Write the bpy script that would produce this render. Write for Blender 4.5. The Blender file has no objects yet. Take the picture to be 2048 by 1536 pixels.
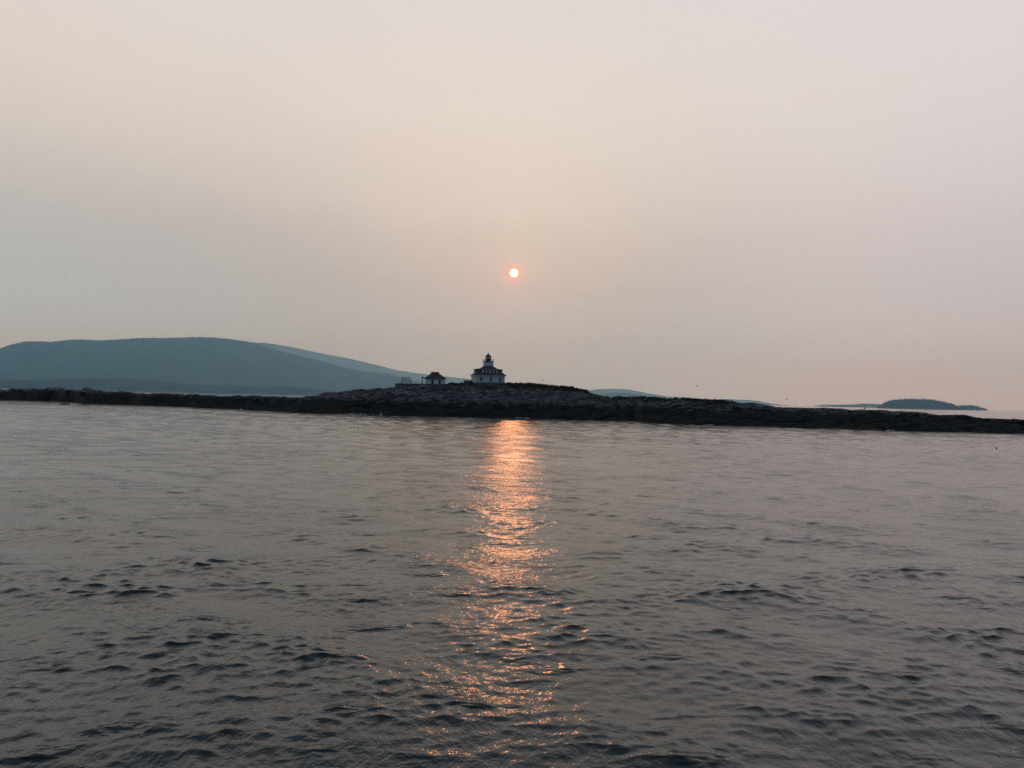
import bpy, math, random
import numpy as np
from mathutils import Matrix, Vector

# ------------------------------------------------------------------ camera
R = math.radians
sc = bpy.context.scene
col = sc.collection
FPX, CXP, CYP, EYE = 1547.0, 1024.0, 768.0, 6.0        # focal length in photo pixels, centre, eye height
PITCH, ROLL = R(1.122), R(1.30)
F_ = Vector((0, math.cos(PITCH), math.sin(PITCH)))
R0 = Vector((1, 0, 0)); U0 = Vector((0, -math.sin(PITCH), math.cos(PITCH)))
RT = R0 * math.cos(ROLL) + U0 * math.sin(ROLL)
UP = U0 * math.cos(ROLL) - R0 * math.sin(ROLL)
cam = bpy.data.cameras.new('camera'); camo = bpy.data.objects.new('camera', cam); col.objects.link(camo)
cam.sensor_width = 36.0; cam.lens = 36.0 * FPX / 2048.0
cam.clip_start = 0.1; cam.clip_end = 60000
B = -F_
camo.matrix_world = Matrix(((RT.x, UP.x, B.x, 0), (RT.y, UP.y, B.y, 0), (RT.z, UP.z, B.z, EYE), (0, 0, 0, 1)))
sc.camera = camo

def ray(px, py):
    return (F_ + RT * ((px - CXP) / FPX) - UP * ((py - CYP) / FPX)).normalized()
def az_tan(px, py):                       # azimuth and tangent of elevation of a sight line
    d = ray(px, py); return math.atan2(d.x, d.y), d.z / math.hypot(d.x, d.y)
def at(px, py, rng):                      # point at horizontal range rng
    a, t = az_tan(px, py); return Vector((rng * math.sin(a), rng * math.cos(a), EYE + rng * t))
def lin(r, g, b, k=1.0):
    f = lambda c: (c / 255 / 12.92) if c / 255 <= .04045 else ((c / 255 + .055) / 1.055) ** 2.4
    return (f(r) * k, f(g) * k, f(b) * k, 1)

# ------------------------------------------------------------------ sun, sky, exposure
SUN = ray(1028, 546)
sun_el = math.asin(SUN.z); sun_az = math.atan2(SUN.x, SUN.y)
sl = bpy.data.lights.new('sun', 'SUN'); sl.energy = 0.13; sl.angle = R(0.53); sl.color = (1.0, 0.41, 0.16)
so = bpy.data.objects.new('sun', sl); col.objects.link(so)
so.rotation_euler = SUN.to_track_quat('Z', 'Y').to_euler()

world = bpy.data.worlds.new('World'); sc.world = world; world.use_nodes = True
nt = world.node_tree; nt.nodes.clear()
N = lambda t, **k: _node(nt, t, **k)
def _node(tree, t, **k):
    n = tree.nodes.new(t)
    for a, v in k.items(): setattr(n, a, v)
    return n
def math_(tree, op, a, b=None, c=None, clamp=False):
    n = tree.nodes.new('ShaderNodeMath'); n.operation = op; n.use_clamp = clamp
    for i, v in enumerate((a, b, c)):
        if v is None: continue
        if isinstance(v, (int, float)): n.inputs[i].default_value = v
        else: tree.links.new(v, n.inputs[i])
    return n.outputs[0]
def mixc(tree, fac, a, b, mode='MIX'):
    n = tree.nodes.new('ShaderNodeMix'); n.data_type = 'RGBA'; n.blend_type = mode
    for s, v in ((n.inputs['Factor'], fac), (n.inputs[6], a), (n.inputs[7], b)):
        if isinstance(v, (int, float)): s.default_value = v
        elif isinstance(v, tuple): s.default_value = v
        else: tree.links.new(v, s)
    return n.outputs[2]
def ramp(tree, fac, stops, interp='EASE'):
    n = tree.nodes.new('ShaderNodeValToRGB'); n.color_ramp.interpolation = interp
    e = n.color_ramp.elements
    while len(e) > 1: e.remove(e[0])
    e[0].position = stops[0][0]; e[0].color = stops[0][1]
    for p, c in stops[1:]:
        x = e.new(p); x.color = c
    tree.links.new(fac, n.inputs[0]); return n.outputs[0]
def maprange(tree, v, a, b, c, d, smooth=True):
    n = tree.nodes.new('ShaderNodeMapRange'); n.interpolation_type = 'SMOOTHSTEP' if smooth else 'LINEAR'
    tree.links.new(v, n.inputs[0])
    for i, x in zip((1, 2, 3, 4), (a, b, c, d)): n.inputs[i].default_value = x
    return n.outputs[0]
def dotp(tree, v, vec):
    n = tree.nodes.new('ShaderNodeVectorMath'); n.operation = 'DOT_PRODUCT'
    tree.links.new(v, n.inputs[0]); n.inputs[1].default_value = vec; return n.outputs['Value']
def noise(tree, vec, scale, detail=3, rough=.5, dim='3D', typ='FBM'):
    n = tree.nodes.new('ShaderNodeTexNoise'); n.noise_dimensions = dim; n.noise_type = typ
    n.inputs['Scale'].default_value = scale; n.inputs['Detail'].default_value = detail; n.inputs['Roughness'].default_value = rough
    if vec is not None: tree.links.new(vec, n.inputs['Vector'])
    return n.outputs['Fac']
def mapping(tree, vec, scale=(1, 1, 1), rot=(0, 0, 0)):
    n = tree.nodes.new('ShaderNodeMapping'); tree.links.new(vec, n.inputs[0])
    n.inputs['Scale'].default_value = scale; n.inputs['Rotation'].default_value = rot; return n.outputs[0]

tc = N('ShaderNodeTexCoord'); D = tc.outputs['Generated']
sep = N('ShaderNodeSeparateXYZ'); nt.links.new(D, sep.inputs[0])
n1 = noise(nt, mapping(nt, D, (1.4, 1.4, 3.2)), 2.1, 4, .55)
zw = math_(nt, 'ADD', sep.outputs[2], math_(nt, 'MULTIPLY', math_(nt, 'SUBTRACT', n1, .5), .05))   # smoke layers lie unevenly
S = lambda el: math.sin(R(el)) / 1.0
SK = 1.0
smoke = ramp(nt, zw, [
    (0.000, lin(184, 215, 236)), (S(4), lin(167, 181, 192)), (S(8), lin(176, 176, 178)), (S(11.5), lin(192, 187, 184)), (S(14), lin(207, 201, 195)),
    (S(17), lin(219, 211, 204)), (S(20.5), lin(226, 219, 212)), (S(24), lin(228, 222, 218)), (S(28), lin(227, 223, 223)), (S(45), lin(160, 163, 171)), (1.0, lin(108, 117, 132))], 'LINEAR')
cool = maprange(nt, sep.outputs[0], -.05, -.68, 0, 1)
coolz = maprange(nt, sep.outputs[2], .0, .34, 1, 0)
smoke = mixc(nt, math_(nt, 'MULTIPLY', math_(nt, 'MULTIPLY', cool, coolz), .75), smoke, lin(196, 214, 222))
rose = maprange(nt, sep.outputs[0], .05, .45, 0, .85)
smoke = mixc(nt, rose, smoke, mixc(nt, .6, smoke, lin(228, 224, 231)))
n2 = noise(nt, mapping(nt, D, (1.0, 1.0, 2.6), (0, R(9), 0)), 3.6, 5, .6)
smoke = mixc(nt, maprange(nt, n2, .36, .64, 0, .8), smoke, mixc(nt, 1.0, smoke, (1.015, .985, .985, 1), 'MULTIPLY'))   # uneven drifts of smoke
smoke = mixc(nt, maprange(nt, n1, .40, .66, 0, .35), smoke, mixc(nt, 1.0, smoke, (1.03, 1.03, .985, 1), 'MULTIPLY'))
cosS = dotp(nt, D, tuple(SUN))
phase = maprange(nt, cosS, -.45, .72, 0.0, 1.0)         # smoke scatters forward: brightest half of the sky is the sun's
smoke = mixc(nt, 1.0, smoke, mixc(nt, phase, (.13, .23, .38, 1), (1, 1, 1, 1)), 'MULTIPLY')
sky = N('ShaderNodeTexSky', sky_type='NISHITA'); sky.sun_disc = False
sky.sun_elevation = sun_el; sky.sun_rotation = sun_az; sky.dust_density = 6.0; sky.air_density = 1.2; sky.ozone_density = 2.0; sky.altitude = 0
skyc = mixc(nt, 1.0, sky.outputs[0], (0.05, 0.05, 0.05, 1), 'MULTIPLY')
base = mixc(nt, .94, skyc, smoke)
ang = math_(nt, 'ARCCOSINE', math_(nt, 'MINIMUM', cosS, .9999999))
deg = math_(nt, 'MULTIPLY', ang, 180 / math.pi)
h1 = math_(nt, 'EXPONENT', math_(nt, 'MULTIPLY', math_(nt, 'POWER', math_(nt, 'DIVIDE', deg, .54), 2.0), -1.0))
h2 = math_(nt, 'EXPONENT', math_(nt, 'MULTIPLY', deg, -1.0 / .75))
base = mixc(nt, math_(nt, 'MULTIPLY', h1, .85), base, (1.08, .44, .25, 1))
base = mixc(nt, 1.0, base, mixc(nt, h2, (0, 0, 0, 1), (.28, .06, .025, 1)), 'ADD')
disc = maprange(nt, deg, .20, .36, 1, 0)
base = mixc(nt, disc, base, (4.0, 3.2, 2.5, 1))
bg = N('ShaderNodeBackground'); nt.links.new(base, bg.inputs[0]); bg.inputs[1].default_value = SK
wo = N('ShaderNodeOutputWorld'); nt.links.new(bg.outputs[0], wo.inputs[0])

sc.view_settings.view_transform = 'Standard'; sc.view_settings.look = 'None'
sc.view_settings.exposure = 0.0; sc.view_settings.gamma = 1.0; sc.view_settings.use_curve_mapping = False
sc.render.engine = 'CYCLES'
cy = sc.cycles
cy.volume_bounces = 2; cy.max_bounces = 6; cy.diffuse_bounces = 2; cy.glossy_bounces = 3; cy.transparent_max_bounces = 8
cy.sample_clamp_direct = 3.0; cy.sample_clamp_indirect = 3.0
cy.use_denoising = True; cy.denoiser = 'OPENIMAGEDENOISE'; cy.denoising_input_passes = 'RGB_ALBEDO_NORMAL'; cy.denoising_prefilter = 'NONE'; cy.use_adaptive_sampling = False; cy.sampling_pattern = 'BLUE_NOISE'
cy.caustics_reflective = False; cy.caustics_refractive = False

# ------------------------------------------------------------------ numpy noise
def _hash(i, j, seed):
    h = (i.astype(np.int64) * 374761393 + j.astype(np.int64) * 668265263 + seed * 1442695041) & 0xffffffff
    h = ((h ^ (h >> 13)) * 1274126177) & 0xffffffff
    h = ((h ^ (h >> 16)) * 2246822519) & 0xffffffff
    return ((h ^ (h >> 15)) & 0xffff) / 65535.0
def vnoise(x, y, seed=0):
    i = np.floor(x); j = np.floor(y); u = x - i; v = y - j
    u = u * u * (3 - 2 * u); v = v * v * (3 - 2 * v)
    a = _hash(i, j, seed); b = _hash(i + 1, j, seed); c = _hash(i, j + 1, seed); d = _hash(i + 1, j + 1, seed)
    return (a + (b - a) * u) * (1 - v) + (c + (d - c) * u) * v - .5
def fbm(x, y, octv=4, seed=0, gain=.5):
    s = 0; a = 1.0
    for k in range(octv):
        s = s + a * vnoise(x * 2 ** k + 17.3 * k, y * 2 ** k - 9.1 * k, seed + k); a *= gain
    return s
def cells(x, y, seed=0):                   # voronoi: id value of the nearest cell and the gap to the second
    i0 = np.floor(x); j0 = np.floor(y)
    f1 = np.full(x.shape, 9.0); f2 = np.full(x.shape, 9.0); val = np.zeros(x.shape); gx = np.zeros(x.shape); gy = np.zeros(x.shape)
    for di in (-1, 0, 1):
        for dj in (-1, 0, 1):
            ci = i0 + di; cj = j0 + dj
            px = ci + .1 + .8 * _hash(ci, cj, seed); py = cj + .1 + .8 * _hash(ci, cj, seed + 7)
            d = np.hypot(px - x, py - y); near = d < f1
            f2 = np.where(near, f1, np.minimum(f2, d))
            val = np.where(near, _hash(ci, cj, seed + 13), val)
            gx = np.where(near, x - px, gx); gy = np.where(near, y - py, gy)
            f1 = np.where(near, d, f1)
    return val, f2 - f1, gx, gy

# ------------------------------------------------------------------ materials
def newmat(name):
    m = bpy.data.materials.new(name); m.use_nodes = True
    t = m.node_tree; return m, t, t.nodes['Principled BSDF']
def plain(name, c, rough=.7, var=.25, scale=3.0, metallic=0.0, bump=0.0):
    m, t, b = newmat(name)
    tcn = t.nodes.new('ShaderNodeTexCoord')
    f = noise(t, tcn.outputs['Object'], scale, 4, .6)
    dark = tuple(x * (1 - var) for x in c[:3]) + (1,); lite = tuple(min(1, x * (1 + var)) for x in c[:3]) + (1,)
    t.links.new(ramp(t, f, [(.3, dark), (.7, lite)], 'LINEAR'), b.inputs['Base Color'])
    b.inputs['Roughness'].default_value = rough; b.inputs['Metallic'].default_value = metallic
    if bump:
        bn = t.nodes.new('ShaderNodeBump'); bn.inputs['Strength'].default_value = bump; bn.inputs['Distance'].default_value = .05
        t.links.new(f, bn.inputs['Height']); t.links.new(bn.outputs[0], b.inputs['Normal'])
    return m
M = {}
M['white_paint'] = plain('white_paint', (.86, .87, .86), .6, .10, 1.2)
M['trim'] = plain('trim_paint', (.84, .84, .82), .5, .06, 2)
M['red_shingle'] = plain('red_shingle', (.085, .028, .026), .8, .3, 4, bump=.4)
M['brown_shingle'] = plain('brown_shingle', (.055, .042, .040), .85, .3, 4, bump=.4)
M['black_iron'] = plain('black_iron', (.018, .017, .018), .5, .2, 5)
M['concrete'] = plain('concrete', (.16, .155, .15), .85, .3, 1.5, bump=.3)
M['granite_block'] = plain('granite_block', (.11, .10, .10), .85, .35, 2.5, bump=.4)
M['dark_wood'] = plain('weathered_wood', (.07, .065, .06), .8, .25, 4)
M['door'] = plain('door_paint', (.03, .03, .034), .6, .2, 3)
M['gull_grey'] = plain('gull_grey', (.16, .16, .17), .7, .15, 6)
M['buoy_white'] = plain('buoy_white', (.8, .8, .78), .5, .05, 6)
M['buoy_dark'] = plain('buoy_dark', (.03, .028, .03), .5, .2, 6)
M['bird_black'] = plain('bird_black', (.015, .014, .015), .7, .2, 6)
m, t, b = newmat('window_glass'); b.inputs['Base Color'].default_value = (.012, .016, .02, 1); b.inputs['Roughness'].default_value = .08
M['glass'] = m
m, t, b = newmat('lantern_glass')
tr = t.nodes.new('ShaderNodeBsdfTransparent'); tr.inputs[0].default_value = (.93, .95, .95, 1)
gl = t.nodes.new('ShaderNodeBsdfGlossy'); gl.inputs['Roughness'].default_value = .05
mx = t.nodes.new('ShaderNodeMixShader'); mx.inputs[0].default_value = .07
t.links.new(tr.outputs[0], mx.inputs[1]); t.links.new(gl.outputs[0], mx.inputs[2]); t.links.new(mx.outputs[0], t.nodes['Material Output'].inputs[0])
M['lantern_glass'] = m

# rock: weathered granite above the tide line, wrack below, turf on the flat top (mesh attribute 'turf')
m, t, b = newmat('shore_rock')
geo = t.nodes.new('ShaderNodeNewGeometry'); P = geo.outputs['Position']
sx = t.nodes.new('ShaderNodeSeparateXYZ'); t.links.new(P, sx.inputs[0])
nA = noise(t, P, .35, 5, .6); nB = noise(t, mapping(t, P, (.42, .42, 3.0), (R(5), R(-4), 0)), 1.1, 5, .68)
gran = ramp(t, nB, [(.34, (.03, .03, .03, 1)), (.47, (.10, .097, .095, 1)), (.58, (.26, .25, .24, 1)), (.70, (.50, .48, .46, 1))], 'LINEAR')
gran = mixc(t, maprange(t, nA, .42, .62, 0, .7), gran, (.065, .062, .066, 1))
att = t.nodes.new('ShaderNodeAttribute'); att.attribute_name = 'crack'
gran = mixc(t, math_(t, 'MULTIPLY', att.outputs['Fac'], .8), gran, (.03, .028, .028, 1))
tide = maprange(t, math_(t, 'ADD', sx.outputs[2], math_(t, 'MULTIPLY', math_(t, 'SUBTRACT', nA, .5), 9.0)), 3.9, 5.3, 0, 1)
wrack = mixc(t, maprange(t, nB, .55, .75, 0, 1), (.008, .0075, .006, 1), (.022, .019, .014, 1))
rock = mixc(t, tide, wrack, gran)
att2 = t.nodes.new('ShaderNodeAttribute'); att2.attribute_name = 'turf'
turfc = mixc(t, noise(t, P, 1.1, 4, .6), (.022, .026, .010, 1), (.05, .055, .022, 1))
rock = mixc(t, att2.outputs['Fac'], rock, turfc)
t.links.new(rock, b.inputs['Base Color']); b.inputs['Roughness'].default_value = .85
b.inputs['Specular IOR Level'].default_value = .08
bn = t.nodes.new('ShaderNodeBump'); bn.inputs['Strength'].default_value = .7; bn.inputs['Distance'].default_value = .25
t.links.new(nB, bn.inputs['Height']); t.links.new(bn.outputs[0], b.inputs['Normal'])
M['rock'] = m

def forest_mat(name, a, c, scale):
    m, t, b = newmat(name)
    geo = t.nodes.new('ShaderNodeNewGeometry')
    f = noise(t, geo.outputs['Position'], scale, 6, .62)
    t.links.new(ramp(t, f, [(.32, a), (.62, c), (.8, tuple(x * 2.2 for x in c[:3]) + (1,))], 'LINEAR'), b.inputs['Base Color'])
    b.inputs['Roughness'].default_value = 1.0; b.inputs['Specular IOR Level'].default_value = 0
    return m
M['forest'] = forest_mat('spruce_forest', (.010, .018, .014, 1), (.050, .060, .038, 1), .0022)
M['spruce'] = forest_mat('spruce_needles', (.016, .024, .016, 1), (.035, .046, .028, 1), .05)
M['shrub'] = forest_mat('shrub_leaves', (.016, .020, .008, 1), (.045, .05, .02, 1), .8)

# water
m, t, b = newmat('sea_water')
geo = t.nodes.new('ShaderNodeNewGeometry'); P = geo.outputs['Position']
P2 = mapping(t, P, (1, 1, 0))
w1 = noise(t, mapping(t, P2, (.6, 1.0, 1), (0, 0, R(8))), 1.7, 3, .55, '2D')
w2a = noise(t, mapping(t, P2, (1.0, .62, 1), (0, 0, R(-24))), 3.6, 3, .55, '2D')
w2b = noise(t, mapping(t, P2, (1.0, .62, 1), (0, 0, R(24))), 4.3, 3, .55, '2D')
w3 = noise(t, P2, 12.0, 2, .5, '2D')
cat = noise(t, P2, .045, 2, .5, '2D')
ws = noise(t, mapping(t, P2, (.50, 1.0, 1), (0, 0, R(-4))), .95, 3, .5, '2D')
m_ws = math_(t, 'MAXIMUM', math_(t, 'SUBTRACT', ws, .55), 0.0)
wl_ = math_(t, 'MULTIPLY', math_(t, 'MULTIPLY', m_ws, m_ws), 1.5)          # separate peaked wavelets on calmer water
sy3 = t.nodes.new('ShaderNodeSeparateXYZ'); t.links.new(P, sy3.inputs[0])
lee_ = maprange(t, sy3.outputs[1], 30, 180, 1.0, .5)         # calmer in the lee of the islet
fine = math_(t, 'ADD', math_(t, 'MULTIPLY', math_(t, 'ADD', w2a, w2b), .029), math_(t, 'MULTIPLY', w3, .007))
hgt = math_(t, 'ADD', math_(t, 'MULTIPLY', math_(t, 'MULTIPLY', w1, .022), lee_), wl_)
hgt = math_(t, 'ADD', hgt, fine)
hgt = math_(t, 'MULTIPLY', hgt, maprange(t, cat, .3, .7, .65, 1.2))
bn = t.nodes.new('ShaderNodeBump'); bn.inputs['Strength'].default_value = .8; bn.inputs['Distance'].default_value = 1.0
t.links.new(hgt, bn.inputs['Height']); t.links.new(bn.outputs[0], b.inputs['Normal'])
b.inputs['Base Color'].default_value = (.005, .027, .031, 1); b.inputs['Roughness'].default_value = .095; b.inputs['IOR'].default_value = 1.333
M['water'] = m
m, t, b = newmat('foam'); b.inputs['Base Color'].default_value = (.8, .82, .82, 1); b.inputs['Roughness'].default_value = .9
M['foam'] = m

# ------------------------------------------------------------------ mesh helpers
def link(o, parent=None):
    col.objects.link(o)
    if parent is not None: o.parent = parent
    return o
def tag(o, label=None, cat=None, group=None, kind=None):
    for k, v in (('label', label), ('category', cat), ('group', group), ('kind', kind)):
        if v: o[k] = v
    return o
def empty(name, loc, rz=0):
    o = bpy.data.objects.new(name, None); o.location = loc; o.rotation_euler.z = rz; o.empty_display_size = .5
    return link(o)
def np_mesh(name, co, faces, mat, smooth=False, attrs=None, parent=None):
    me = bpy.data.meshes.new(name); nv = len(co); nf, k = faces.shape
    me.vertices.add(nv); me.vertices.foreach_set('co', co.astype(np.float32).ravel())
    me.loops.add(nf * k); me.loops.foreach_set('vertex_index', faces.astype(np.int32).ravel())
    me.polygons.add(nf); me.polygons.foreach_set('loop_start', np.arange(0, nf * k, k, dtype=np.int32))
    me.polygons.foreach_set('use_smooth', np.full(nf, smooth, dtype=bool))
    for an, av in (attrs or {}).items():
        a = me.attributes.new(an, 'FLOAT', 'POINT'); a.data.foreach_set('value', av.astype(np.float32).ravel())
    me.update(calc_edges=True); me.validate()
    me.materials.append(mat)
    return link(bpy.data.objects.new(name, me), parent)
def grid_faces(nr, nc, wrap=False):
    r = np.arange(nr - 1)[:, None]; c = np.arange(nc if wrap else nc - 1)[None, :]
    c2 = (c + 1) % nc
    return np.stack([r * nc + c, r * nc + c2, (r + 1) * nc + c2, (r + 1) * nc + c], -1).reshape(-1, 4)
class MB:
    def __init__(s): s.v = []; s.f = []
    def add(s, vs, fs):
        n = len(s.v); s.v += [tuple(v) for v in vs]; s.f += [tuple(n + i for i in f) for f in fs]; return s
    def box(s, x0, x1, y0, y1, z0, z1, T=None):
        vs = [Vector((x, y, z)) for z in (z0, z1) for x, y in ((x0, y0), (x1, y0), (x1, y1), (x0, y1))]
        if T is not None: vs = [T @ v for v in vs]
        return s.add(vs, [(3, 2, 1, 0), (4, 5, 6, 7), (0, 1, 5, 4), (1, 2, 6, 5), (2, 3, 7, 6), (3, 0, 4, 7)])
    def loft(s, rings):                    # rings of equal length, capped
        n = len(rings[0]); k = len(s.v)
        for r in rings: s.v += [tuple(p) for p in r]
        for i in range(len(rings) - 1):
            for j in range(n):
                j2 = (j + 1) % n; a = k + i * n
                s.f.append((a + j, a + j2, a + n + j2, a + n + j))
        s.f.append(tuple(k + j for j in reversed(range(n)))); s.f.append(tuple(k + (len(rings) - 1) * n + j for j in range(n)))
        return s
    def lathe(s, prof, n=12, cx=0, cy=0, rot=0):
        return s.loft([[(cx + r * math.cos(rot + 2 * math.pi * j / n), cy + r * math.sin(rot + 2 * math.pi * j / n), z) for j in range(n)] for r, z in prof])
    def bar(s, a, b, w):
        a = Vector(a); b = Vector(b); d = (b - a).normalized()
        u = d.cross(Vector((0, 0, 1)));
        if u.length < .01: u = Vector((1, 0, 0))
        u.normalize(); v = d.cross(u)
        ring = lambda p: [p + u * (w / 2 * sx) + v * (w / 2 * sy) for sx, sy in ((-1, -1), (1, -1), (1, 1), (-1, 1))]
        return s.loft([ring(a), ring(b)])
    def build(s, name, mat, parent=None, smooth=False):
        me = bpy.data.meshes.new(name); me.from_pydata(s.v, [], s.f); me.update()
        import bmesh
        bm = bmesh.new(); bm.from_mesh(me); bmesh.ops.recalc_face_normals(bm, faces=bm.faces); bm.to_mesh(me); bm.free()
        if smooth: me.shade_smooth()
        me.materials.append(mat)
        return link(bpy.data.objects.new(name, me), parent)

# ------------------------------------------------------------------ the sea: one sheet to the horizon
rng = np.random.default_rng(11)
rr = np.concatenate([np.geomspace(3.0, 9.0, 40)[:-1], np.geomspace(9.0, 45, 520)[:-1], np.geomspace(45, 320, 520), np.geomspace(326, 26000, 75)])
front = np.linspace(R(-50), R(50), 800); back = np.linspace(R(50), R(310), 40)[1:-1]
aa = np.concatenate([front, back]).astype(np.float32)
RR, AA = np.meshgrid(rr.astype(np.float32), aa, indexing='ij')
X = RR * np.sin(AA); Y = RR * np.cos(AA)
cell = np.gradient(rr)[:, None].astype(np.float32) + 0 * X
cellx = RR * np.gradient(aa)[None, :]; cellx[:, 800:] = 50
cell = np.maximum(cell, cellx * 1.0)
DX = np.zeros_like(X); DY = np.zeros_like(X); DZ = np.zeros_like(X)
gust = np.clip(0.85 + .95 * fbm(X / 11, Y / 8, 4, 5), .45, 1.5).astype(np.float32)
def train(L, th, st, g):
    global DX, DY, DZ
    k = 2 * math.pi / L; A = st / k
    w = np.clip((L / cell - 2.5) / 3.0, 0, 1)
    ph = k * (X * math.cos(th) + Y * math.sin(th)) + rng.uniform(0, 6.283)
    m_ = A * w * g
    s_ = np.sin(ph) * m_
    DZ += np.cos(ph) * m_; DX -= s_ * math.cos(th); DY -= s_ * math.sin(th)
for L in np.geomspace(2.6, 12, 30) * rng.uniform(.96, 1.04, 30):          # two crossing sets of longer waves
    th = R(262 + rng.choice([-34, 30]) + 11 * rng.normal())
    train(L, th, .0185 * math.exp(-.5 * (math.log(L / 4.2) / .55) ** 2) + .0015, 1.0)
lee = np.clip(1 - .55 * (Y - 30) / 150, .45, 1.0)
lift = DZ / DZ[:700].std()
lee2 = .70 + .30 * lee; DX *= lee2; DY *= lee2; DZ *= lee2
gust = lee * gust * np.clip(.97 + .30 * lift, .5, 1.7)                          # ripples crowd on the crests
for L in np.geomspace(.24, 2.6, 92) * rng.uniform(.96, 1.04, 92):
    th = R(262 + 46 * rng.normal())
    train(L, th, .0250 * math.exp(-.5 * (math.log(L / .48) / .85) ** 2), gust)
co = np.stack([X + DX * 2.0, Y + DY * 2.0, DZ], -1).reshape(-1, 3)
nr, nc = X.shape
co = np.concatenate([co, [[0, 0, 0]]])
fq = grid_faces(nr, nc, True)
sea = np_mesh('sea', co[:-1], fq[:, ::-1], M['water'], True)
tag(sea, 'dark rippled sea with an orange sun path stretching to the horizon', 'sea', kind='structure')

# ------------------------------------------------------------------ land from sight lines
def curve(pts):                            # (px, py) list -> azimuths, elevation tangents
    a = np.array([az_tan(x, y) for x, y in pts]); o = np.argsort(a[:, 0]); return a[o, 0], a[o, 1]
waterline = [(-600, 787), (-300, 793.5), (0, 800), (30, 800.5), (60, 801), (100, 801.5), (120, 803.6), (135, 803), (152, 804.5), (172, 807), (265, 809.5), (272, 811), (285, 810.5), (374, 813),
    (392, 815), (470, 818), (540, 821.5), (600, 826), (640, 827), (700, 827.5), (740, 828.6), (772, 830.5), (900, 832.5), (1060, 836), (1110, 837.5), (1200, 841), (1236, 842.6), (1252, 841.6),
    (1270, 841.8), (1284, 844.5), (1360, 848), (1420, 849.5), (1500, 851.5), (1650, 857), (1700, 858), (1730, 859.5), (1820, 862), (1900, 864), (1980, 866), (2048, 868), (2300, 876), (2650, 886)]
skyline = [(-600, 768), (-300, 772), (0, 780), (60, 780), (130, 781), (165, 780.5), (200, 781), (215, 783), (250, 784), (285, 787.5), (296, 789.5), (310, 786.5),
    (345, 788), (367, 789), (370, 791), (380, 789), (428, 791), (432, 792.5), (460, 793.5), (475, 791.5), (520, 792), (540, 793), (570, 794), (600, 795.5), (620, 794), (632, 792), (648, 786.5), (665, 784.5),
    (680, 783.5), (700, 780.5), (712, 779), (727, 778), (730, 780.5), (742, 779), (756, 777.5), (772, 778), (776, 775), (787, 774), (800, 772.5), (850, 769), (885, 768.5), (892, 768), (900, 766.8), (912, 768),
    (928, 767), (945, 765), (975, 764.5), (1006, 765), (1015, 766), (1030, 768.5), (1040, 767.5), (1053, 767.5), (1069, 769.7), (1087, 771.5), (1116, 772.5), (1131, 775), (1156, 778.5), (1172, 782),
    (1194, 789), (1209, 794), (1222, 797.5), (1232, 796), (1243, 794.6), (1274, 795), (1324, 797), (1374, 799), (1432, 802), (1444, 800.5), (1465, 803), (1490, 806), (1506, 806), (1531, 809.6),
    (1556, 813.7), (1589, 815.8), (1647, 818), (1726, 820.2), (1780, 822), (1821, 823.6), (1852, 824.8), (1866, 827.5), (1879, 829), (1931, 829.8), (1945, 833.5), (1965, 837), (1987, 838.2), (2048, 841), (2300, 850), (2650, 868)]
depth = [(-600, 16), (0, 18), (500, 20), (650, 28), (760, 34), (850, 36), (950, 38), (1060, 40), (1200, 34), (1300, 29), (1600, 25), (2048, 21), (2650, 16)]
waz, wt = curve(waterline); saz, st_ = curve(skyline)
daz = np.array([az_tan(x, 800)[0] for x, _ in depth]); dd = np.array([v for _, v in depth], float)
NCI, NF, NBK = 1700, 170, 46
px = np.linspace(-560, 2620, NCI)
az = np.array([az_tan(p, 805)[0] for p in px])
r0 = -EYE / np.interp(az, waz, wt); r0 += 1.2 * fbm(az * 90, az * 0, 3, 3)
wd = np.interp(az, daz, dd); r1 = r0 + wd
z1 = EYE + r1 * np.interp(az, saz, st_)
s1 = np.concatenate([np.linspace(-.16, 0, 14)[:-1], np.linspace(0, 1, NF)])
prof = np.where(s1 < 0, s1 * 1.0, np.clip(s1, 0, 1) ** .78)
flat_px = np.interp(px, [740, 800, 1040, 1120], [5, 19, 19, 5])
rows_r = []; rows_z = []
for s, p in zip(s1, prof):
    rows_r.append(r0 + wd * s); rows_z.append(np.where(p < 0, p * 12, z1 * p))
for q in np.linspace(0, 1, NBK)[1:]:
    back_w = flat_px + 26
    rows_r.append(r1 + back_w * q)
    qq = np.clip((q * back_w - flat_px) / 26, 0, 1)
    rows_z.append(z1 * (1 - qq ** 1.3) - 2.2 * qq - .25 * np.minimum(q * back_w, flat_px) / 19)
RRi = np.array(rows_r); Zi = np.array(rows_z); Ai = np.broadcast_to(az, RRi.shape)
Xi = RRi * np.sin(Ai); Yi = RRi * np.cos(Ai)
sv = np.concatenate([s1, 1 + np.linspace(0, 1, NBK)[1:]])[:, None] + 0 * Xi
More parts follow.
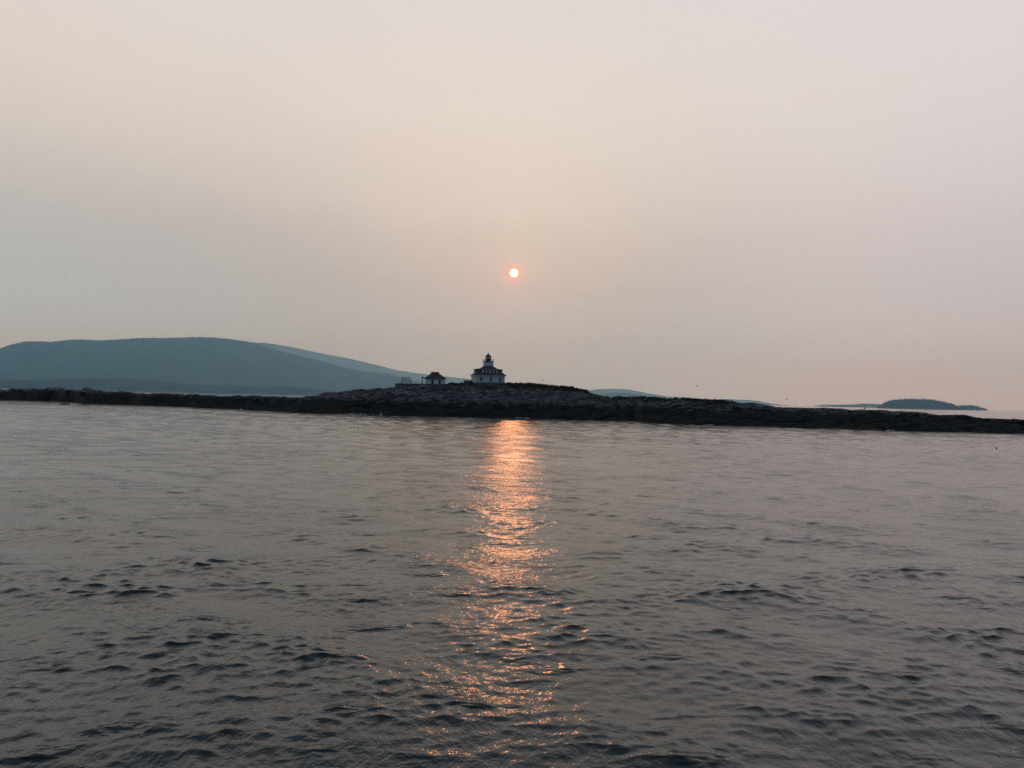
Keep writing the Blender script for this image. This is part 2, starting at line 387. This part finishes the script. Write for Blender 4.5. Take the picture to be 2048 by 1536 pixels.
# blocky granite: tilted fracture blocks at three sizes, strata steps, joints
ca, sa = math.cos(R(18)), math.sin(R(18))
U = Xi * ca + Yi * sa; V = -Xi * sa + Yi * ca
V = V + 1.2 * fbm(U / 7, V / 7, 2, 31)
h = np.zeros_like(Xi); crack = np.zeros_like(Xi)
for sx_, sy_, amp, tilt, seed in ((8.5, 4.4, 1.35, .7, 41), (3.4, 1.8, .70, .5, 52), (1.3, .8, .22, .25, 63)):
    v_, gap, gx, gy = cells(U / sx_, V / sy_, seed)
    tx = _hash(np.floor(v_ * 997), np.floor(v_ * 331), seed + 3) - .5; ty = _hash(np.floor(v_ * 613), np.floor(v_ * 77), seed + 5) - .5
    h += amp * ((v_ - .5) + tilt * 2 * (tx * gx + ty * gy) - .5 * np.clip(1 - gap / .10, 0, 1))
    crack = np.maximum(crack, np.clip(1 - gap / .12, 0, 1) * (1 if sx_ < 5 else .8))
h += .5 * fbm(Xi / 2.2, Yi / 2.2, 4, 70)
onflat = np.interp(Ai, [az_tan(770, 770)[0], az_tan(800, 770)[0], az_tan(1015, 770)[0], az_tan(1045, 770)[0]], [0, 1, 1, 0])
amp = np.interp(sv, [-.2, 0, .25, .8, .93, 1.0, 1.15, 2], [.4, .55, 1.0, 1.0, .55, .38, .6, .6])
amp = amp * np.where(sv > .9, 1 - .8 * onflat, 1)
amp *= np.interp(Zi, [-2, 0, 3, 8], [.5, .5, .8, 1.0]) * np.interp(Ai, [az_tan(600, 800)[0], az_tan(720, 800)[0], az_tan(1250, 800)[0], az_tan(1400, 800)[0]], [.75, 1, 1, .7])
Zi = Zi + amp * h
turf = np.interp(sv, [.72, .86, 2], [0, 1, 1]) * np.clip(np.interp(Ai, [az_tan(p, 780)[0] for p in (900, 960, 1020, 1090, 1150, 1180, 1230, 1260, 1450, 1560)], [.2, .5, .9, 1, 1, .5, .5, .9, .8, 0]) , 0, 1)
turf = np.clip(turf + .9 * fbm(Xi / 4, Yi / 4, 3, 90) * (turf > .02), 0, 1)
isl = np_mesh('rocky_island', np.stack([Xi, Yi, Zi], -1).reshape(-1, 3), grid_faces(*Xi.shape)[:, ::-1], M['rock'], False, {'crack': crack, 'turf': turf})
tag(isl, 'long dark rocky islet of cracked granite lying across the whole view', 'islet', kind='structure')
def ground(x, y):                          # height of the islet under a point
    a = math.atan2(x, y); r = math.hypot(x, y); j = int(np.argmin(np.abs(az - a)))
    return float(np.interp(r, RRi[:, j], Zi[:, j]))

# ------------------------------------------------------------------ far land
def land(name, sky_pts, r_front, r_ridge, r_back, mat, label, cat, seed, ncol=420, nrow=44, rough=.06, bump=6.0, trees=0, tree_h=11, tree_rows=(.55, 1.05)):
    r_front, r_ridge, r_back, bump, tree_h = (1.5 * v for v in (r_front, r_ridge, r_back, bump, tree_h))   # the bay is wide
    a_, t_ = curve(sky_pts)
    A1 = np.linspace(a_[0], a_[-1], ncol)
    zr = np.maximum(EYE + r_ridge * np.interp(A1, a_, t_), -3)
    q = np.concatenate([np.linspace(0, 1, nrow), 1 + np.linspace(0, 1, nrow // 2)[1:]])[:, None]
    ridge_w = 1 + .10 * fbm(A1 * 40, A1 * 0 + seed, 3, seed)[None, :]
    rf = r_front * (1 + .02 * fbm(A1 * 30, A1 * 0, 3, seed + 1))[None, :]
    rad = np.where(q <= 1, rf + (r_ridge * 1.0 - rf) * q, r_ridge + (r_back - r_ridge) * (q - 1))
    shape = np.where(q <= 1, .04 + .96 * np.clip(q, 0, 1) ** 1.05, 1 - (q - 1) ** 1.5)
    z = zr[None, :] * shape
    AA_ = np.broadcast_to(A1, z.shape); x = rad * np.sin(AA_); y = rad * np.cos(AA_)
    sc_ = (r_ridge - r_front)
    bumpy = fbm(x / (sc_ * .35), y / (sc_ * .35), 5, seed + 2, .55)
    z = z * (1 + rough * 4 * bumpy * np.interp(q, [0, .3, .85, 1, 1.2, 2], [1, 1, .5, .0, .5, 1])) + bump * fbm(x / (bump * 3), y / (bump * 3), 2, seed + 9) * np.clip(zr[None, :] / 20, 0, 1)
    z = z - np.where(q <= .02, 4, 0) - np.where(q >= 1.98, 4, 0)
    o = np_mesh(name, np.stack([x, y, z], -1).reshape(-1, 3), grid_faces(*z.shape)[:, ::-1], mat, True)
    tag(o, label, cat, kind='structure')
    if trees:
        rg = np.random.default_rng(seed); vs = []; fs = []; n = 0
        qf = q[:, 0]
        for _ in range(trees):
            qq = rg.uniform(*tree_rows); aj = rg.uniform(a_[0], a_[-1]); j = int((aj - a_[0]) / (a_[-1] - a_[0]) * (ncol - 1))
            rj = np.interp(qq, qf, rad[:, j]); zj = np.interp(qq, qf, z[:, j])
            if zj < 1.0: continue
            H = tree_h * rg.uniform(.55, 1.25); W = H * rg.uniform(.16, .28); x0, y0 = rj * math.sin(aj), rj * math.cos(aj)
            lean = rg.normal(0, .04, 2) * H; ph = rg.uniform(0, 6)
            for zb, zt, ww in ((-.1, .62, 1.0), (.38, 1.0, .66)):
                for kk in range(5):
                    an = ph + kk * 1.2566; wj = W * ww * rg.uniform(.75, 1.25)
                    vs.append((x0 + wj * math.cos(an), y0 + wj * math.sin(an), zj + zb * H + rg.uniform(0, .06) * H))
                vs.append((x0 + lean[0] * zt, y0 + lean[1] * zt, zj + zt * H))
                for kk in range(5): fs.append((n + kk, n + (kk + 1) % 5, n + 5))
                n += 6
        f = np_mesh('forest', np.array(vs), np.array(fs), M['spruce'], False, parent=o)
        f['kind'] = 'stuff'
    return o
land('mountain', [(-420, 770), (-260, 742), (-120, 716), (0, 697), (20, 690), (45, 684), (65, 682.5), (105, 683.5), (130, 680), (165, 679), (200, 681), (240, 678.5), (280, 676), (350, 675.5), (390, 674), (430, 675), (460, 678.5), (500, 684),
    (547, 698), (578, 706), (609, 714), (640, 721), (662, 727.5), (694, 736), (725, 743), (750, 745.6), (775, 748), (803, 755), (831, 762), (860, 770), (900, 782), (930, 800)],
    8000, 9500, 11200, M['forest'], 'broad blue-grey wooded mountain filling the left background', 'mountain', 21, 520, 60, .10, 8, 2600, 13, (.75, 1.04))
land('mountain', [(380, 720), (440, 700), (490, 684), (530, 685.5), (560, 690), (600, 697.5), (631, 704.5), (694, 716), (750, 729), (794, 740.5), (850, 748.2), (890, 752.5), (928, 756.8), (980, 762), (1037, 768), (1100, 776), (1170, 788), (1240, 805)],
    13600, 15600, 17200, M['forest'], 'paler far ridge sloping down behind the nearer mountain towards the lighthouse', 'mountain', 22, 420, 44, .05, 8)
land('hill', [(-420, 778), (-200, 765), (0, 758), (62, 760), (120, 758.5), (187, 756), (240, 757), (281, 759), (344, 766), (406, 770), (480, 772.5), (531, 775), (562, 773), (600, 776), (640, 780), (680, 785), (730, 795)],
    5300, 6100, 7000, M['forest'], 'low dark wooded foothill along the shore below the broad mountain', 'hill', 23, 420, 36, .04, 5, 3000, 11, (.05, 1.04))
land('hill', [(1120, 800), (1150, 788), (1175, 781), (1194, 778.4), (1220, 777.2), (1254, 778.3), (1274, 782.2), (1308, 788.5), (1337, 793.5), (1357, 793.6), (1374, 794.6), (1410, 799), (1430, 798.6), (1448, 798), (1490, 799.6), (1515, 801.4), (1540, 806.5), (1560, 809.4), (1593, 812.5), (1620, 818)],
    13400, 14800, 16400, M['forest'], 'pale distant hills trailing off right of the rocky summit', 'hill', 24, 380, 36, .04, 6)
land('hill', [(1150, 800), (1180, 791), (1200, 787.4), (1225, 785.4), (1258, 786.2), (1283, 790.5), (1324, 796), (1350, 803)],
    8900, 9700, 10600, M['forest'], 'small darker hill in front of the pale hills right of the summit', 'hill', 25, 260, 30, .04, 4, 900, 10)
land('hill', [(1590, 818), (1614, 814.5), (1647, 810.3), (1676, 810), (1705, 809.4), (1722, 807.6), (1747, 808), (1775, 811), (1810, 813), (1850, 820)],
    8800, 9500, 10400, M['forest'], 'low hazy hill left of the domed wooded island', 'hill', 26, 260, 30, .04, 4, 900, 10)
land('wooded_island', [(1748, 822), (1754, 816), (1763, 809), (1776, 803), (1792, 799.8), (1812, 798.6), (1829, 798.4), (1862, 799.6), (1875, 801.6), (1887, 804.2), (1900, 807.5), (1912, 812), (1922, 816.5), (1931, 823)],
    5000, 5180, 5400, M['forest'], 'domed island thick with spruce on the right horizon', 'island', 27, 260, 30, .03, 1.5, 1500, 7.5, (.0, 1.3))
land('wooded_island', [(1880, 822), (1900, 815), (1925, 811.6), (1945, 811), (1955, 813.5), (1965, 817), (1975, 821), (1982, 825)],
    6000, 6200, 6450, M['forest'], 'smaller paler island tapering away behind the domed island', 'island', 28, 220, 28, .03, 1.5, 900, 8.0, (.0, 1.3))

# ------------------------------------------------------------------ lighthouse
rh = 296.0
pb = at(975.4, 766, rh)
YAW = R(9) - math.atan2(pb.x, pb.y)
zb = EYE + 289 * az_tan(979, 766.2)[1] - .25
house = empty('lighthouse', (pb.x, pb.y, zb), YAW)
tag(house, 'white keeper\'s house with red roof and square light tower on the summit', 'lighthouse')
a = 5.45
g = MB().box(-a - .12, a + .12, -a - .12, a + .12, -1.2, .25); g.build('foundation', M['granite_block'], house)
MB().box(-a, a, -a, a, .25, 2.95).build('wall', M['white_paint'], house)
for sx_ in (-1, 1):
    for sy_ in (-1, 1):
        MB().box(sx_ * a - .13, sx_ * a + .13, sy_ * a - .13, sy_ * a + .13, .26, 2.94).build('corner_board', M['trim'], house)
e = a + .55
MB().box(-e, e, -e, e, 2.96, 3.22).build('eave', M['trim'], house)
sq = lambda r, z: [(-r, -r, z), (r, -r, z), (r, r, z), (-r, r, z)]
MB().loft([sq(e + .06, 3.22), sq(e + .06, 3.30), sq(1.75, 6.85)]).build('roof', M['red_shingle'], house)
def window(parent, T, w, hgt, sill=True):
    fr = MB()
    fr.box(-w / 2 - .12, -w / 2, -.07, .05, 0, hgt, T).box(w / 2, w / 2 + .12, -.07, .05, 0, hgt, T)
    fr.box(-w / 2 - .12, w / 2 + .12, -.075, .05, hgt, hgt + .13, T).box(-w / 2 - .16, w / 2 + .16, -.12, .05, -.1, 0, T)
    o = fr.build('window', M['trim'], parent)
    MB().box(-w / 2, w / 2, -.03, .04, 0, hgt, T).build('pane', M['glass'], o)
    MB().box(-.025, .025, -.05, -.031, .001, hgt - .001, T).box(-w / 2, -.03, -.05, -.031, hgt / 2 - .03, hgt / 2 + .03, T).box(.03, w / 2, -.05, -.031, hgt / 2 - .03, hgt / 2 + .03, T).build('muntin', M['trim'], o)
    return o
for rz, xs in ((0, (-3.35, .28, 3.8)), (-90, (-3.1, .2, 3.1)), (90, (-3.3, 3.3))):
    for xw in xs:
        T = Matrix.Rotation(R(rz), 4, 'Z') @ Matrix.Translation((xw, -a, .98))
        window(house, T, .95, 1.5)
def dormer(rz, w, top):
    Q = Matrix.Rotation(R(rz), 4, 'Z')
    f0 = -5.05
    m_ = MB()
    pts = [(f0, 3.35), (f0, top), (-2.4, top + .3), (-2.4, 3.6)]
    m_.loft([[Q @ Vector((sx_ * w / 2, y, z)) for y, z in pts] for sx_ in (-1, 1)])
    o = m_.build('dormer', M['red_shingle'] if rz else M['white_paint'], house)
    r_ = MB(); rp = [(f0 - .35, top + .02), (f0 - .35, top + .16), (-1.9, top + .62), (-1.9, top + .34)]
    r_.loft([[Q @ Vector((sx_ * (w / 2 + .28), y, z)) for y, z in rp] for sx_ in (-1, 1)])
    r_.build('dormer_roof', M['red_shingle'], o)
    n = 4
    for i in range(n):
        xw = (i - (n - 1) / 2) * (w / n) * .96
        T = Q @ Matrix.Translation((xw, f0, 3.60))
        fr = MB()
        fr.box(-.50, -.38, -.06, .03, 0, 1.55, T).box(.38, .50, -.06, .03, 0, 1.55, T).box(-.5, .5, -.065, .03, 1.55, 1.65, T).box(-.54, .54, -.1, .03, -.08, 0, T)
        fr.build('window_frame', M['trim'], o)
        MB().box(-.38, .38, -.03, .02, 0, 1.55, T).build('pane', M['glass'], o)
for rz in (0, 90, 180, 270): dormer(rz, 5.7, 5.38)
MB().box(-1.72, 1.72, -1.72, 1.72, 5.6, 8.57).build('tower', M['white_paint'], house)
gal = MB().box(-2.0, 2.0, -2.0, 2.0, 8.57, 8.73).build('gallery', M['black_iron'], house)
rl = MB()
for i in range(-2, 3):
    for j in range(-2, 3):
        if max(abs(i), abs(j)) == 2: rl.bar((i * .94, j * .94, 8.73), (i * .94, j * .94, 9.55), .05)
for z in (9.15, 9.55):
    for s_ in (-1, 1):
        rl.bar((-1.86, s_ * 1.88, z), (1.86, s_ * 1.88, z), .04); rl.bar((s_ * 1.88, -1.83, z), (s_ * 1.88, 1.83, z), .04)
rl.build('railing', M['black_iron'], gal)
lant = MB().lathe([(1.06, 8.73), (1.06, 9.57), (1.12, 9.57), (1.12, 9.67)], 10, rot=R(18)).build('lantern', M['black_iron'], house)
for k in range(10):
    an = R(18 + 36 * k); MB().bar((1.0 * math.cos(an), 1.0 * math.sin(an), 9.67), (1.0 * math.cos(an), 1.0 * math.sin(an), 10.60), .17).build('lantern_mullion', M['black_iron'], lant)
for k in range(10):
    a0, a1 = R(18 + 36 * k + 3), R(18 + 36 * (k + 1) - 3)
    p = [Vector((.99 * math.cos(x), .99 * math.sin(x), 0)) for x in (a0, a1)]
    q_ = [v * .985 for v in p]
    MB().loft([[(p[0].x, p[0].y, z), (p[1].x, p[1].y, z), (q_[1].x, q_[1].y, z), (q_[0].x, q_[0].y, z)] for z in (9.68, 10.59)]).build('glass_pane', M['lantern_glass'], lant)
MB().lathe([(.2, 9.67), (.26, 9.85), (.36, 10.00), (.36, 10.35), (.24, 10.53)], 10).build('lens', M['black_iron'], lant)
MB().lathe([(1.22, 10.60), (1.22, 10.69), (.95, 10.90), (.52, 11.30), (.2, 11.57), (.12, 11.60)], 10, rot=R(18)).build('lantern_roof', M['black_iron'], lant)
MB().lathe([(.10, 11.60), (.2, 11.70), (.22, 11.80), (.1, 11.93), (.05, 11.97), (.035, 12.50)], 8).build('finial', M['black_iron'], lant)
ch = MB().box(1.9, 2.35, 2.0, 2.45, 4.5, 6.3); ch.build('chimney', M['granite_block'], house)
# low stone annex at the left foot of the house
pa = at(936, 766, 293)
an_ = empty('stone_annex', (pa.x, pa.y, zb), YAW)
tag(an_, 'low dark stone block at the left foot of the lighthouse', 'outbuilding')
MB().box(-1.5, 1.5, -1.4, 1.4, -1.2, .95).build('wall', M['granite_block'], an_)
MB().box(-1.62, 1.62, -1.52, 1.52, .95, 1.12).build('roof_slab', M['concrete'], an_)

# ------------------------------------------------------------------ fog signal building
rf_ = 290.0
p2 = at(869.5, 768, rf_)
z2 = EYE + 286 * az_tan(869.5, 768.6)[1]
YAW2 = R(5) - math.atan2(p2.x, p2.y)
fog = empty('signal_house', (p2.x, p2.y, z2), YAW2)
tag(fog, 'small white outbuilding with steep dark hipped roof behind the long wall', 'outbuilding')
b_ = 3.55; d_ = 3.2
MB().box(-b_ - .1, b_ + .1, -d_ - .1, d_ + .1, -1.2, .1).build('foundation', M['granite_block'], fog)
MB().box(-b_, b_, -d_, d_, .1, 2.05).build('wall', M['white_paint'], fog)
rect = lambda x, y, z: [(-x, -y, z), (x, -y, z), (x, y, z), (-x, y, z)]
rf2 = MB().loft([rect(b_ + .42, d_ + .42, 2.05), rect(b_ + .42, d_ + .42, 2.2), rect(1.55, 1.2, 4.05)]).build('roof', M['brown_shingle'], fog)
MB().loft([rect(1.4, 1.05, 3.95), rect(1.4, 1.05, 4.5), rect(1.62, 1.25, 4.53), rect(1.62, 1.25, 4.63)]).build('roof_vent', M['brown_shingle'], rf2)
for xw in (-1.15, 1.55):
    T = Matrix.Translation((xw, -d_, .12))
    fr = MB().box(-.5, -.40, -.05, .03, 0, 1.6, T).box(.40, .50, -.05, .03, 0, 1.6, T).box(-.5, .5, -.055, .03, 1.6, 1.7, T)
    o = fr.build('door', M['trim'], fog)
    MB().box(-.4, .4, -.03, .02, 0, 1.6, T).build('door_panel', M['door'], o)
# long retaining wall in front
pw0 = at(790.5, 766.6, 284); pw1 = at(891, 768.3, 287)
dv = pw1 - pw0; wl = dv.xy.length
wall = empty('retaining_wall', (pw0.x, pw0.y, pw0.z), math.atan2(dv.y, dv.x))
tag(wall, 'long low dark masonry wall below the white outbuilding', 'wall')
k = 0; hb = .62; slope = dv.z / wl
rg = random.Random(4)
for row in range(3):
    x = 0.0
    while x < wl - .05:
        L = min(rg.uniform(1.0, 1.9), wl - x)
        z_t = -.2 - row * hb + slope * (x + L / 2); off = rg.uniform(-.035, .035)
        MB().box(x + .02, x + L - .02, -.45 + off, .5, z_t - hb + .02, z_t - .02).build('block', M['granite_block'], wall)
        x += L
T = Matrix.Rotation(-math.asin(slope), 4, 'Y')
MB().box(-.08, wl + .08, -.55, .6, -.195, 0, T).build('coping', M['concrete'], wall)
# lattice frame on the wall end
pl = at(812.5, 766.8, 286)
lf = empty('lattice_frame', (pl.x, pl.y, pl.z - .05), math.atan2(dv.y, dv.x))
tag(lf, 'tapered wooden lattice frame standing at the left end of the wall', 'frame')
for yy in (-.55, .55):
    for sx_, nm in ((-1, 0), (1, 0)):
        MB().bar((sx_ * 1.85, yy, 0), (sx_ * 1.3, yy * .7, 2.25), .13).build('leg', M['dark_wood'], lf)
    MB().bar((-1.42, yy * .7, 2.25), (1.42, yy * .7, 2.25), .12).build('top_rail', M['dark_wood'], lf)
    MB().bar((-1.62, yy * .85, 1.05), (1.05, yy * .85, 1.05), .09).build('cross_rail', M['dark_wood'], lf)
for x0, x1 in ((-1.45, -.75), (-.85, -.15), (-.25, .45), (.35, .95)):
    MB().bar((x0, -.62, .02), (x1, -.45, 2.2), .085).build('slat', M['dark_wood'], lf)
    MB().bar((x1, -.50, .02), (x0 + .2, -.36, 2.2), .075).build('slat', M['dark_wood'], lf)
for s_ in (-1, 1):
    MB().bar((s_ * 1.3, -.34, 2.2), (s_ * 1.3, .34, 2.2), .09).build('tie', M['dark_wood'], lf)
pp = at(844.3, 767.6, 286.5)
po = empty('signal_post', (pp.x, pp.y, pp.z - .2))
tag(po, 'thick dark post with a boxy top just left of the white outbuilding', 'post')
MB().lathe([(.2, 0), (.17, 1.9), (.15, 2.3)], 8).build('post', M['dark_wood'], po)
MB().box(-.24, .55, -.2, .2, 2.3, 2.75).build('housing', M['black_iron'], po)
MB().bar((.28, -.02, 0), (.12, -.02, 1.3), .08).build('brace', M['dark_wood'], po)

# ------------------------------------------------------------------ boulders and small rocks
def rock_mesh(name, seed, sub=3):
    import bmesh
    bm = bmesh.new(); bmesh.ops.create_icosphere(bm, subdivisions=sub, radius=1.0)
    rg = np.random.default_rng(seed)
    pl_ = [(Vector(rg.normal(size=3)).normalized(), rg.uniform(.55, .9)) for _ in range(11)]
    for v in bm.verts:
        p = v.co.copy()
        for n_, d0 in pl_:
            ex = p.dot(n_) - d0
            if ex > 0: p -= n_ * ex * .9
        p += p.normalized() * float(fbm(np.array([p.x * 2.3 + seed]), np.array([p.y * 2.3 + p.z * 1.7]), 3, seed)[0]) * .22
        v.co = p
    me = bpy.data.meshes.new(name); bm.to_mesh(me); bm.free(); me.materials.append(M['rock']); return me
bl = [(5, 22, 779, 2.0, 'flat dark boulder at the far left end of the ledge'),
      (35, 15, 776.3, 2.4, 'rounded boulder second from the left end of the ledge'),
      (68, 22, 777.3, 2.0, 'long low boulder just left of the widest boulder on the ledge'),
      (108, 22, 775.2, 3.0, 'widest domed boulder on the left ledge skyline'),
      (141, 11, 777.2, 2.2, 'small rounded boulder just right of the widest domed boulder'),
      (172, 12, 776, 2.6, 'tall blunt boulder standing out on the left ledge'),
      (611, 8, 790.2, 2.2, 'knobbly boulder at the left foot of the rocky summit slope')]
for i, (bx, hw, ty, zz, lab) in enumerate(bl):
    a0 = az_tan(bx, 790)[0]; r_ = float(np.interp(a0, az, r1)) - 1.0
    top = at(bx, ty, r_); wm = hw * r_ / FPX
    o = link(bpy.data.objects.new('boulder', rock_mesh('boulder', 100 + i)))
    hz_ = 2.4
    o.scale = (wm * 1.12, wm * .8, hz_); o.location = (top.x, top.y, top.z - hz_ * .80); o.rotation_euler.z = i * .35 - .4
    tag(o, lab, 'boulder', 'boulders along the left ledge' if i < 6 else None)
ol = at(1069, 837.6, 245)
o = link(bpy.data.objects.new('boulder', rock_mesh('boulder', 140))); o.scale = (1.9, 1.2, .55); o.location = (ol.x, ol.y - 4, .05)
tag(o, 'low wet rock awash in front of the shore beside the sun path', 'boulder')
o = link(bpy.data.objects.new('boulder', rock_mesh('boulder', 141))); q = at(128, 803.6, 345); o.scale = (2.2, 1.4, .5); o.location = (q.x, q.y, .05)
tag(o, 'low flat rock awash below the widest domed boulder', 'boulder')
# strewn rubble: uncountable
rk = [rock_mesh('stone', 200 + i, 1) for i in range(6)]
tv = []
for me in rk:
    c_ = np.zeros(len(me.vertices) * 3); me.vertices.foreach_get('co', c_); f_ = np.array([p.vertices[:] for p in me.polygons]); tv.append((c_.reshape(-1, 3), f_))
rg = np.random.default_rng(8); vs = []; fs = []; n = 0
for _ in range(650):
    j = int(rg.integers(150, NCI - 150)); s_ = rg.uniform(.02, .97); a0 = az[j]
    if s_ > .8 and 780 < px[j] < 1040: continue
    r_ = r0[j] + wd[j] * s_; x, y = r_ * math.sin(a0), r_ * math.cos(a0); z = float(np.interp(r_, RRi[:, j], Zi[:, j]))
    c_, f_ = tv[int(rg.integers(6))]; sz = rg.uniform(.25, .6) * (1.7 if rg.random() < .12 else 1); an = rg.uniform(0, 6.28)
    q_ = c_ * np.array([sz * rg.uniform(.8, 1.6), sz, sz * rg.uniform(.5, .9)])
    q_ = np.stack([q_[:, 0] * math.cos(an) - q_[:, 1] * math.sin(an) + x, q_[:, 0] * math.sin(an) + q_[:, 1] * math.cos(an) + y, q_[:, 2] + z + sz * .1], 1)
    vs.append(q_); fs.append(f_ + n); n += len(q_)
o = np_mesh('rubble', np.concatenate(vs), np.concatenate(fs), M['rock'])
tag(o, 'broken rocks strewn over the granite slopes of the islet', 'rubble', kind='stuff')
# low shrubs and turf tussocks along the crest
vs = []; fs = []; n = 0
for _ in range(1500):
    pxx = rg.choice([rg.uniform(1015, 1175), rg.uniform(1225, 1470), rg.uniform(895, 945)], p=[.55, .35, .10])
    j = int(np.argmin(np.abs(px - pxx))); s_ = rg.uniform(.86, 1.12); a0 = az[j] + rg.normal() * .0008
    r_ = r0[j] + wd[j] * s_; x, y = r_ * math.sin(a0), r_ * math.cos(a0); z = float(np.interp(r_, RRi[:, j], Zi[:, j]))
    H = rg.uniform(.25, .75)
    for _k in range(7):
        an = rg.uniform(0, 6.28); d = rg.uniform(.1, .6) * H * 1.4; w_ = H * .3
        bx_, by_ = x + d * math.cos(an), y + d * math.sin(an)
        vs += [(bx_ - w_ * math.sin(an), by_ + w_ * math.cos(an), z - .1), (bx_ + w_ * math.sin(an), by_ - w_ * math.cos(an), z - .1), (bx_ + rg.normal() * .15, by_ + rg.normal() * .15, z + H * rg.uniform(.6, 1.1))]
        fs.append((n, n + 1, n + 2)); n += 3
o = np_mesh('shrubs', np.array(vs), np.array(fs), M['shrub'])
tag(o, 'dark low shrubs and tussocks along the crest of the islet', 'shrubs', kind='stuff')
# wash of foam along the shore
vs = []; fs = []; n = 0
for c0, half in ((722, 26), (1042, 16), (1422, 10), (1782, 10), (481, 4)):
    for _ in range(int(half * .5)):
        pxx = c0 + rg.normal() * half * .5; a0 = az_tan(pxx, 805)[0]; r_ = float(np.interp(a0, az, r0)) - rg.uniform(-.8, 2.2)
        x, y = r_ * math.sin(a0), r_ * math.cos(a0); L = rg.uniform(.25, 1.1); W = rg.uniform(.12, .3); H = rg.uniform(.05, .16)
        for kk in range(6):
            an = kk * 1.047; vs.append((x + L * math.cos(an) * rg.uniform(.7, 1.2), y + W * math.sin(an) * rg.uniform(.7, 1.2), -.03))
        vs.append((x, y, H))
        for kk in range(6): fs.append((n + kk, n + (kk + 1) % 6, n + 6))
        n += 7
o = np_mesh('foam', np.array(vs), np.array(fs), M['foam'])
tag(o, 'thin broken white foam where the sea washes the rocks', 'foam', kind='stuff')

# ------------------------------------------------------------------ birds and buoys
def gull(px_, py_, r_, span, head, bank, mat, label, grp):
    p = at(px_, py_, r_)
    g = empty('gull', p, head); g.rotation_euler = (R(bank), 0, head)
    tag(g, label, 'bird', grp)
    MB().lathe([(.01, -.42), (.05, -.34), (.11, -.12), (.12, .06), (.08, .2), (.075, .28), (.05, .35), (.01, .42)], 8).build('body', mat, g, True)
    bod = g.children[0]; bod.rotation_euler.x = R(-90)
    for s_ in (-1, 1):
        m_ = MB(); L = span / 2
        for ring in [0]:
            sec = [(s_ * .06, -.12, .12, .04), (s_ * L * .45, -.06, .13, L * .30), (s_ * L * .8, -.14, .07, L * .22), (s_ * L, -.26, .015, L * .10)]
            m_.loft([[(x, y0 - c, z), (x, y0, z + .025), (x, y0 + c, z), (x, y0, z - .02)] for x, y0, c, z in sec])
        m_.build('wing', mat, g, True)
    return g
gull(1394, 772, 300, 1.4, R(60), 20, M['gull_grey'], 'small gull in flight above the right shoulder of the islet', 'gulls over the islet')
gull(1573.5, 798.5, 262, 1.3, R(20), -15, M['bird_black'], 'dark gull flying low over the right ledge', 'gulls over the islet')
gull(1085.5, 762, 300, 1.3, R(-50), 15, M['gull_grey'], 'pale gull in flight just right of the lighthouse', 'gulls over the islet')
# perched bird on the right ledge
pr = at(1729.5, 819, float(np.interp(az_tan(1729.5, 819)[0], az, r1)))
pb_ = empty('perched_bird', (pr.x, pr.y, ground(pr.x, pr.y)))
tag(pb_, 'dark bird perched upright on the low right ledge', 'bird')
MB().lathe([(.02, .0), (.06, .06), (.15, .22), (.16, .42), (.10, .58), (.07, .68), (.085, .76), (.03, .84)], 8).build('body', M['bird_black'], pb_, True)
MB().loft([[(-.02, -.06, .76), (.02, -.06, .76), (0, -.06, .80)], [(-.006, -.2, .765), (.006, -.2, .765), (0, -.2, .775)]]).build('beak', M['bird_black'], pb_)
def buoy(px_, py_, mat, s_, label, grp=None):
    d = ray(px_, py_); t_ = -EYE / d.z; g = empty('buoy', (d.x * t_, d.y * t_, 0)); g.scale = (s_,) * 3
    g.rotation_euler = (R(6), R(-8), 0)
    tag(g, label, 'buoy', grp)
    MB().lathe([(.08, -.25), (.2, -.12), (.24, .1), (.22, .32), (.12, .46), (.05, .5)], 10).build('float', mat, g, True)
    MB().lathe([(.03, .5), (.03, .78)], 6).build('stick', mat, g)
buoy(762, 830.5, M['buoy_white'], 1.15, 'small white buoy bobbing against the dark shore below the wall')
buoy(1993, 897, M['buoy_dark'], .45, 'dark buoy floating near the right edge of the sea')
buoy(1010, 845, M['buoy_dark'], .45, 'dark buoy in the left part of the sun path')
buoy(1040, 845.5, M['buoy_dark'], .45, 'dark buoy in the middle of the sun path')

# ------------------------------------------------------------------ smoke haze over the whole bay
m = bpy.data.materials.new('smoke_haze'); m.use_nodes = True; t = m.node_tree; t.nodes.clear()
pv = t.nodes.new('ShaderNodeVolumePrincipled'); ou = t.nodes.new('ShaderNodeOutputMaterial'); t.links.new(pv.outputs[0], ou.inputs['Volume'])
pv.inputs['Density'].default_value = 0.68e-4; pv.inputs['Color'].default_value = (.32, .70, 1.0, 1); pv.inputs['Absorption Color'].default_value = (1, 1, 1, 1); pv.inputs['Anisotropy'].default_value = .62
o = MB().box(-26400, 26400, -26400, 26400, -9, 1200).build('haze', m)
tag(o, 'thin smoky haze hanging over the bay', 'haze', kind='stuff')
